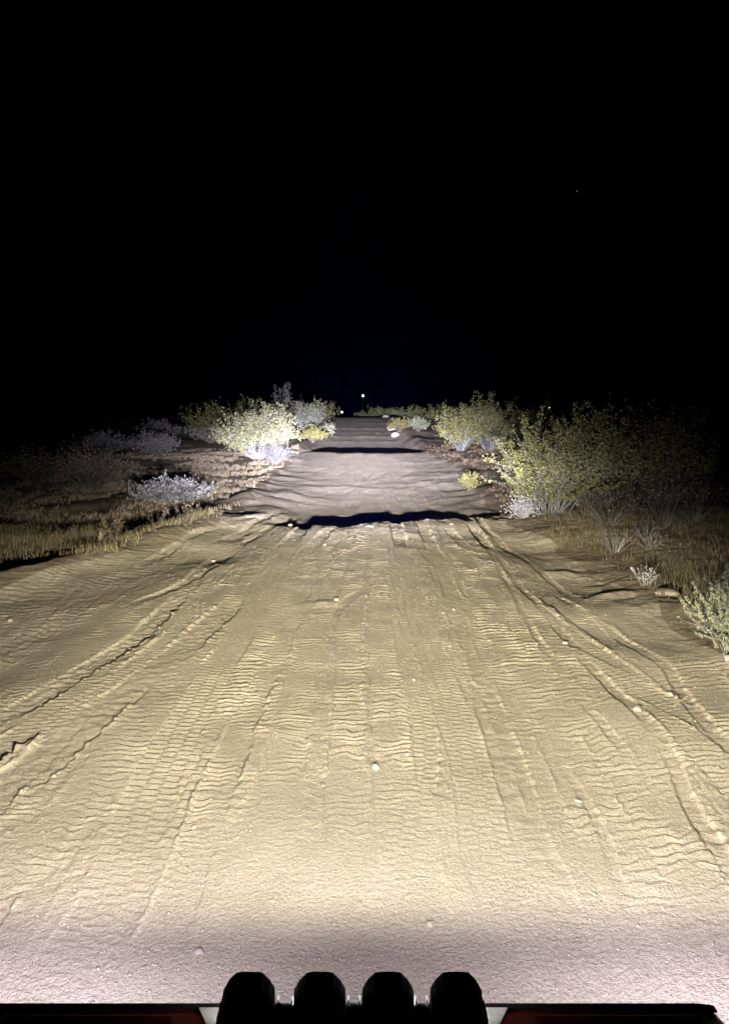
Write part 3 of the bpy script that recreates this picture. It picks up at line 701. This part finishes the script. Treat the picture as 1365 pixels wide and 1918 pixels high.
# left side, silver shrubs
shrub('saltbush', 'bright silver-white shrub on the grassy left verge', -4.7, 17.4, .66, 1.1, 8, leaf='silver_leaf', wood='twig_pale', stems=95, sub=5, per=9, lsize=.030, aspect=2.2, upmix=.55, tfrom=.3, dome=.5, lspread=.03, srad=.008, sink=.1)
shrub('saltbush', 'dim grey shrub, right half of the wide clump at mid left', -9.5, 32.3, .95, 1.35, 9, leaf='dimmed_grey_leaf', wood='twig_pale', stems=60, sub=5, per=8, lsize=.055, aspect=2.0, upmix=.5, dome=.5)
shrub('saltbush', 'dim grey shrub, left half of the wide clump at mid left', -11.6, 32.0, .95, 1.3, 10, leaf='dimmed_grey_leaf', wood='twig_pale', stems=55, sub=5, per=8, lsize=.055, aspect=2.0, upmix=.5, dome=.5)
shrub('saltbush', 'faint grey shrub behind the mid-left clump, nearer the track', -9.3, 43, 1.0, 1.7, 11, leaf='dimmed_grey_leaf', wood='twig_brown', stems=50, sub=5, per=8, lsize=.07, aspect=2.0, upmix=.5, dome=.5)
shrub('saltbush', 'faint grey shrub at the back left, farthest from the track', -12.6, 44, 1.2, 1.5, 12, leaf='dimmed_grey_leaf', wood='twig_brown', stems=45, sub=5, per=8, lsize=.07, aspect=2.0, upmix=.5, dome=.5)
shrub('creosote_bush', 'dim yellow-green bush behind and left of the brightest bush', -8.6, 40, 2.0, 1.5, 13, stems=42, sub=5, per=9, lsize=.065)
shrub('creosote_bush', 'dim yellow-green bush directly behind the brightest bush', -7.0, 43, 2.4, 1.3, 14, stems=36, sub=5, per=9, lsize=.065)
shrub('brush_clump', 'nearly black brown brush clump in the dark at left', -7.9, 20.6, 1.25, 1.2, 15, leaf='dry_brown', wood='twig_brown', stems=60, sub=5, per=5, lsize=.03, aspect=2.4, upmix=.6)
shrub('brush_clump', 'nearly black brush clump farther left in the dark', -10.2, 22, 1.1, 1.2, 16, leaf='creosote_leaf_dull', wood='twig_brown', stems=45, sub=5, per=6, lsize=.04)
shrub('dead_branch', 'bare dead branches at the left picture edge in the dark', -7.6, 14.6, .9, .8, 17, wood='twig_brown', stems=7, sub=5, per=0, srad=.016, tfrom=.3, cat='branch')
# right side
shrub('creosote_bush', 'middle-distance leafy bush at right, nearest the track', 4.35, 32.2, 1.9, 1.5, 20, wood='twig_grey', leaf='creosote_leaf', stems=44, sub=6, per=20, tfrom=.22, lsize=.06, srad=.015)
shrub('creosote_bush', 'tallest middle-distance bush at right, in the centre of its row', 5.75, 32.8, 2.15, 1.6, 21, wood='twig_grey', leaf='creosote_leaf_dull', stems=46, sub=6, per=20, tfrom=.22, lsize=.06, srad=.015)
shrub('creosote_bush', 'middle-distance bush at right, half behind the big near bush', 7.6, 32.4, 1.9, 1.6, 22, leaf='creosote_leaf_dull', stems=42, sub=6, per=20, tfrom=.22, lsize=.06, srad=.015)
shrub('creosote_bush', 'big near bush at right, brightly lit on its left side', 3.6, 13.6, 1.72, 1.05, 23, wood='twig_grey', stems=52, sub=8, per=46, lsize=.032, srad=.011, lspread=.034, dome=.5, tfrom=.14, basew=.3)
shrub('creosote_bush', 'dark tall bush just right of the brightly lit near bush', 4.75, 14.1, 1.82, 1.15, 24, stems=42, sub=7, per=24, lsize=.040, lspread=.05, tfrom=.22, leaf='creosote_leaf_dull')
shrub('creosote_bush', 'very dark bush at the right end of the near row', 6.0, 14.3, 1.8, 1.1, 25, stems=38, sub=7, per=22, lsize=.042, lspread=.05, tfrom=.22, leaf='creosote_leaf_dull')
shrub('silver_shrub', 'tiny silver-grey shrub at the foot of the lit near bush', 2.98, 13.25, .36, .24, 26, leaf='silver_leaf', wood='twig_pale', stems=60, sub=3, per=4, lsize=.016, aspect=2.6, upmix=.7, srad=.004, subm=.4)
shrub('yellow_shrublet', 'small solitary yellow-green plant on the right edge of the pale track', 2.98, 19.8, .5, .27, 27, leaf='yellow_bloom', wood='twig_brown', stems=26, sub=3, per=8, lsize=.026, aspect=2.0, upmix=.5, srad=.005)
shrub('rabbitbrush', 'round yellow-grey mound right of track, the left of two', 2.75, 55.5, .95, .85, 28, leaf='yellow_bloom', stems=70, sub=3, per=9, lsize=.07, tfrom=.6, lspread=.05, dome=.5)
shrub('rabbitbrush', 'round grey-green mound right of track, the right of two', 3.95, 53, 1.0, .95, 29, leaf='sage_leaf', stems=60, sub=3, per=9, lsize=.07, tfrom=.5, lspread=.05, dome=.5)
shrub('creosote_bush', 'dim far bush right of track above the two mounds', 4.9, 65, 1.6, 1.9, 30, leaf='creosote_leaf_dull', stems=45, sub=5, per=9, lsize=.09)
shrub('creosote_bush', 'dim far bush right of track behind the middle-distance row', 7.6, 63, 1.8, 2.0, 31, leaf='creosote_leaf_dull', stems=45, sub=5, per=9, lsize=.09)
shrub('creosote_bush', 'faint bush on the skyline just right of the track end', 2.5, 88, 1.1, 1.7, 32, leaf='creosote_leaf_dull', stems=36, sub=4, per=9, lsize=.11)
shrub('creosote_bush', 'faint bush on the skyline over the track end', .7, 97, 1.5, 1.9, 33, leaf='creosote_leaf_dull', stems=36, sub=4, per=9, lsize=.11)
shrub('creosote_bush', 'faint low bush on the skyline right of the others', 4.4, 84, 1.0, 1.2, 34, leaf='sage_leaf', stems=30, sub=4, per=9, lsize=.10)
# dry flower stalks below the near row
for k, (sx_, sy_, hh, lab) in enumerate(((4.05, 11.6, .6, 'dry many-stemmed plant below the lit near bush'),
                                        (4.75, 11.2, .75, 'dry plant with small flower heads below the dark near bushes'),
                                        (5.45, 11.6, .65, 'dry plant with arching stems at far right below bushes'))):
    shrub('dry_stalk_plant', lab, sx_, sy_, hh, .55, 40 + k, leaf='dry_blade', wood='twig_brown', stems=60, sub=2, per=1.4, lsize=.030, aspect=1.2, tfrom=.8, srad=.005, lspread=.012, dome=.35, cat='plant')
# near shrub at the right picture edge
shrub('sage_shrub', 'grey-green upright shrub cut by the right picture edge', 3.0, 5.2, .74, .52, 50, leaf='sage_leaf', wood='twig_pale', stems=120, sub=7, per=22, lsize=.0105, aspect=2.6, upmix=.5, lspread=.007, tfrom=.05, srad=.004, dome=.62, subm=.26, basew=.55)
shrub('twiggy_sprig', 'small pale twiggy sprig on the right verge', 3.12, 7.75, .24, .17, 51, leaf='silver_leaf', wood='twig_pale', stems=16, sub=4, per=3, lsize=.012, aspect=2.4, upmix=.7, lspread=.006, srad=.004, cat='plant')
shrub('twiggy_sprig', 'dim pale sprig farther back among grass on the right verge', 3.95, 9.7, .28, .28, 52, leaf='dry_blade', wood='twig_pale', stems=14, sub=4, per=3, lsize=.014, aspect=2.4, upmix=.6, srad=.004, cat='plant')
# seed-head weeds standing on the left berm
for k, (sx_, sy_, hh, lab) in enumerate(((-4.62, 10.7, .34, 'leftmost seed-head weed on the left berm'),
                                        (-3.9, 11.0, .40, 'taller seed-head weed on the left berm, second from left'),
                                        (-3.35, 11.35, .40, 'seed-head weed on the left berm, third from left'),
                                        (-2.95, 11.6, .36, 'rightmost seed-head weed on the left berm'))):
    shrub('seed_head_weed', lab, sx_, sy_, hh, .22, 60 + k, leaf='dry_brown', wood='twig_brown', stems=11, sub=2, per=4, lsize=.026, aspect=1.1, tfrom=.85, srad=.004, lspread=.012, dome=.2, cat='weed')
shrub('dead_twig_plant', 'pale antler-like dead plant on the left berm', -4.15, 10.8, .28, .30, 66, wood='straw', stems=8, sub=4, per=0, srad=.008, tfrom=.4, cat='plant')
for k, (sx_, sy_, hh, lab) in enumerate(((3.55, 9.9, .42, 'thin bare grey stalks on the right verge, left clump'), (4.15, 10.3, .40, 'thin bare grey stalks on the right verge, right clump'))):
    shrub('bare_stalks', lab, sx_, sy_, hh, .3, 70 + k, wood='twig_pale', stems=14, sub=1, per=0, srad=.005, tfrom=.5, cat='stalks')

# dry grass
def grass(name, label, x0, x1, y0, y1, n, hmin, hmax, wid, seed, dens, mat='dry_blade'):
    rng = np.random.RandomState(seed)
    # tufts
    nt_ = n // 7
    cx = rng.uniform(x0, x1, nt_ * 4); cy_ = rng.uniform(y0, y1, nt_ * 4)
    p = dens(cx, cy_) * np.clip(.45 + 1.1 * perlin(cx * .55 + seed, cy_ * .55) + .5 * perlin(cx * 2.2, cy_ * 2.2 + seed), 0, 1)
    ok = rng.uniform(0, 1, len(cx)) < p
    cx, cy_ = cx[ok][:nt_], cy_[ok][:nt_]
    th = rng.uniform(.55, 1.2, len(cx))
    m = 8
    bx = np.repeat(cx, m) + rng.normal(0, .035, len(cx) * m); by = np.repeat(cy_, m) + rng.normal(0, .035, len(cx) * m)
    h = rng.uniform(hmin, hmax, len(bx)) * np.repeat(th, m)
    bz = base_h(bx, by) + micro_h(bx, by)
    a = rng.uniform(0, 2 * np.pi, len(bx)); ln = rng.normal(0, .22, (len(bx), 2)) * h[:, None]
    w = wid * rng.uniform(.6, 1.4, len(bx))
    dx, dy = np.cos(a) * w * .5, np.sin(a) * w * .5
    B = np.stack([bx, by, bz - .01], 1); D = np.stack([dx, dy, 0 * dx], 1)
    T = B + np.stack([ln[:, 0], ln[:, 1], h], 1)
    V = np.stack([B - D, B + D, T + D * .35, T - D * .35], 1).reshape(-1, 3)
    o = np_mesh(name, V, np.arange(len(V)).reshape(-1, 4), M[mat])
    tag(o, label, 'grass', kind='stuff'); return o

def off_left(x, y):
    s = -(x - XL(y)) - .1 + .4 * perlin(x * .9 + 3, y * .9); return sstep(-.15, .45, s)
def off_right(x, y):
    s = (x - XR(y)) - .1 + .4 * perlin(x * .9 + 3, y * .9); return sstep(-.15, .6, s)
grass('dry_grass', 'short golden dry grass along the left berm', -7.5, -2.2, 6.5, 14, 24000, .04, .14, .006, 1, off_left, 'dry_straw')
grass('dry_grass', 'sparse dry grass over the dark meadow at left', -11, -2.2, 13.5, 36, 60000, .04, .12, .012, 2, off_left, 'dry_blade_pale')
grass('dry_grass', 'brown dry grass over the right verge', 2.4, 7.5, 4.6, 14, 30000, .03, .115, .006, 3, off_right)
grass('dry_grass', 'dry grass at the right edge of the pale track', 2.4, 10, 14, 40, 22000, .04, .14, .012, 4, off_right, 'dry_brown')

# ------------------------------------------------------------------ stones, sticks
def stone(name, label, x, y, s, seed, mat='stone_pale', flat=.7, group=None, cat='stone', sink=.25):
    rng = random.Random(seed)
    bm = bmesh.new(); bmesh.ops.create_icosphere(bm, subdivisions=2, radius=1)
    ax = (rng.uniform(.8, 1.2), rng.uniform(.75, 1.1), flat)
    off = Vector((rng.uniform(0, 50), rng.uniform(0, 50), 0))
    cuts = [(Vector((rng.gauss(0, 1), rng.gauss(0, 1), rng.gauss(0, .8))).normalized(), rng.uniform(.6, .9)) for _ in range(7)]
    for v in bm.verts:
        for n_, d in cuts:
            k = v.co.dot(n_) - d
            if k > 0: v.co -= n_ * k
        v.co = Vector((v.co.x * ax[0] * s, v.co.y * ax[1] * s, v.co.z * ax[2] * s))
    o = bm_obj(name, bm, M[mat]); o.location = (x, y, gz(x, y) + s * flat * (1 - 2 * sink) * .8); o.rotation_euler = (0, 0, rng.uniform(0, 6))
    tag(o, label, cat, group); return o
stone('stone', 'pale rounded stone at the left end of the dark dip', -1.32, 12.5, .065, 1)
stone('stone', 'sharp pale stone in the middle of the near track', .06, 3.78, .022, 2, flat=1.0, sink=.15)
stone('stone', 'small square stone up and right of the sharp middle stone', .25, 3.95, .019, 3, flat=.8, sink=.15)
stone('stone', 'tan stone lying just ahead of the vehicle, right of centre', .26, 2.55, .022, 4, 'stone_tan', .5)
stone('stone', 'flat cream stone in the right-hand tyre tracks', 1.10, 3.42, .022, 5, flat=.45)
stone('stone', 'grey pebble near the vehicle, left of the lamp pods', -.62, 2.4, .016, 6)
stone('stone', 'white pebble in the right tracks well before the dip', .91, 7.03, .022, 7)
stone('stone', 'pale pebble before the dip, left of centre', -.59, 10.44, .03, 8)
stone('stone', 'flat stone in the centre of the track before the diagonal scrape', -.30, 7.38, .035, 9, 'stone_tan', .6)
stone('stone', 'dark clod on the broken right-hand groove', 1.78, 4.41, .032, 10, 'stone_tan', .9)
stone('stone', 'pale stone among the curving left tracks', -2.11, 9.73, .04, 11)
stone('stone', 'round stone alone near the left picture edge', -3.57, 6.93, .035, 12)
stone('stone', 'white pebble in the left tyre track near the vehicle', -.83, 3.21, .015, 13)
stone('stone', 'white pebble on the right tracks below the verge', 1.88, 6.71, .022, 14)
stone('stone', 'dark pebble in right tracks below the white one', 1.72, 5.88, .024, 15, 'stone_tan')
stone('stone', 'small dark pebble right of the track centre', .37, 5.13, .017, 16, 'stone_tan')
stone('flat_stone', 'flat slab of stone on the right verge beside the shrub', 3.17, 7.28, .13, 17, 'stone_tan', .32)
stone('boulder', 'smooth pale boulder in front of the right-hand mounds', 2.35, 53.6, .42, 18, 'stone_pale', .75)
stone('boulder', 'small pale boulder behind the right-hand mounds at the track edge', 2.35, 60.5, .48, 19, 'stone_pale', .8)
stone('boulder', 'low pale boulder on the skyline right of the track end', 2.3, 79, .4, 20, 'stone_pale', .7)

def stick(name, label, pts, rad, mat, cat):
    P = np.array(pts, float); t = np.linspace(0, 1, 9)
    Q = np.stack([np.interp(t, np.linspace(0, 1, len(P)), P[:, k]) for k in range(2)], 1)
    z = full_h(Q[:, 0], Q[:, 1]) + rad * .9
    V, Fc = tubes([np.column_stack([Q, z])], [np.linspace(rad, rad * .7, 9)], 6)
    o = np_mesh(name, V, Fc, M[mat], smooth=True); tag(o, label, cat); return o
stick('twig', 'thin dark curved twig on the sand in front of vehicle', [(.345, 3.56), (.365, 3.52), (.40, 3.49), (.445, 3.475)], .0022, 'twig_dark', 'twig')
stick('straw_stem', 'pale straw stem lying right of the tracks', [(2.02, 4.42), (2.10, 4.52), (2.20, 4.62)], .006, 'straw', 'straw')
stick('fallen_branch', 'short weathered branch under the shrub at the right picture edge', [(2.70, 5.12), (2.85, 5.04), (3.05, 4.97)], .03, 'twig_pale', 'branch')

def pebbles():
    rng = np.random.RandomState(5)
    n = 5200
    y = 1.9 + 14 * rng.uniform(0, 1, n) ** 2.0; x = rng.uniform(-.75, .75, n) * y
    s = np.clip(rng.lognormal(-5.6, .45, n), .0012, .008) * (1 + .04 * y)
    z = full_h(x, y) + s * .25
    o8 = np.array([[1, 0, 0], [0, 1, 0], [-1, 0, 0], [0, -1, 0], [0, 0, .75], [0, 0, -.75]], float)
    f8 = np.array([[0, 1, 4], [1, 2, 4], [2, 3, 4], [3, 0, 4], [1, 0, 5], [2, 1, 5], [3, 2, 5], [0, 3, 5]])
    j = rng.uniform(.7, 1.3, (n, 6, 3))
    V = (o8[None] * j * s[:, None, None]); a = rng.uniform(0, 6.28, n)
    c, sn = np.cos(a)[:, None], np.sin(a)[:, None]
    Vx = V[..., 0] * c - V[..., 1] * sn; Vy = V[..., 0] * sn + V[..., 1] * c
    V = np.stack([Vx + x[:, None], Vy + y[:, None], V[..., 2] + z[:, None]], -1).reshape(-1, 3)
    Fc = (f8[None] + (np.arange(n) * 6)[:, None, None]).reshape(-1, 3)
    o = np_mesh('grit', V, Fc, M['stone_tan'], k=3); tag(o, 'loose grit and tiny pebbles scattered over the sand', 'grit', kind='stuff')
pebbles()

# ------------------------------------------------------------------ far lights
mat_emit('lamp_glow', (1, .95, .78), 40)
mat_emit('lamp_glow_dim', (1, .97, .9), 6)
mat_emit('star_glow', (1, 1, 1), .12)
def lamp_post(label, x, y, z, glow, rad):
    g = gz(x, y)
    o = empty('lamp_post', (x, y, g)); tag(o, label, 'lamp', 'distant lamps')
    h = z - g
    bm = bmesh.new(); cyl(bm, (0, .35, 0), (0, .35, h + .3), .09, 8, .06); bm_obj('post', bm, M['black_metal'], o, True)
    bm = bmesh.new(); cyl(bm, (0, .35, h + .25), (0, -.05, h + .32 + rad), .035, 6); bm_obj('arm', bm, M['black_metal'], o, True)
    bm = bmesh.new(); cyl(bm, (0, 0, h + rad * .6), (0, 0, h + rad * 1.4), rad * 1.1, 14, rad * .3); bm_obj('lamp_shade', bm, M['black_metal'], o, True)
    bm = bmesh.new(); bmesh.ops.create_uvsphere(bm, u_segments=14, v_segments=10, radius=rad)
    bmesh.ops.translate(bm, verts=bm.verts, vec=(0, 0, h)); bm_obj('bulb', bm, M[glow], o, True)
lamp_post('brightest far lamp, on a tall post straight over the track end', -.5, 260, 7.95, 'lamp_glow', .25)
lamp_post('smaller far lamp low over the left edge of the track end', -6.3, 200, 2.05, 'lamp_glow', .20)
lamp_post('faint far lamp above the bushes on the right', 77, 300, 3.8, 'lamp_glow_dim', .22)
bm = bmesh.new(); bmesh.ops.create_icosphere(bm, subdivisions=2, radius=3.0)
st = bm_obj('star', bm, M['star_glow']); st.location = (1134, 4000, 2 + 4000 * math.tan(R(16.3)))
tag(st, 'single faint star high in the black sky at right', 'star')

# ------------------------------------------------------------------ thin dust in the air
bm = bmesh.new(); box(bm, -1600, 1600, -1600, 1600, -1.8, 14)
hz_m = bpy.data.materials.new('thin_dust'); hz_m.use_nodes = True
hn = hz_m.node_tree; hn.nodes.clear()
pv = hn.nodes.new('ShaderNodeVolumePrincipled'); pv.inputs['Color'].default_value = (.06, .10, 1.0, 1); pv.inputs['Density'].default_value = .0000012; pv.inputs['Anisotropy'].default_value = -.7
ho = hn.nodes.new('ShaderNodeOutputMaterial'); hn.links.new(pv.outputs[0], ho.inputs['Volume'])
hz = bm_obj('haze', bm, hz_m); tag(hz, 'thin dusty air lit faintly blue by the spot beams', 'haze', kind='stuff')
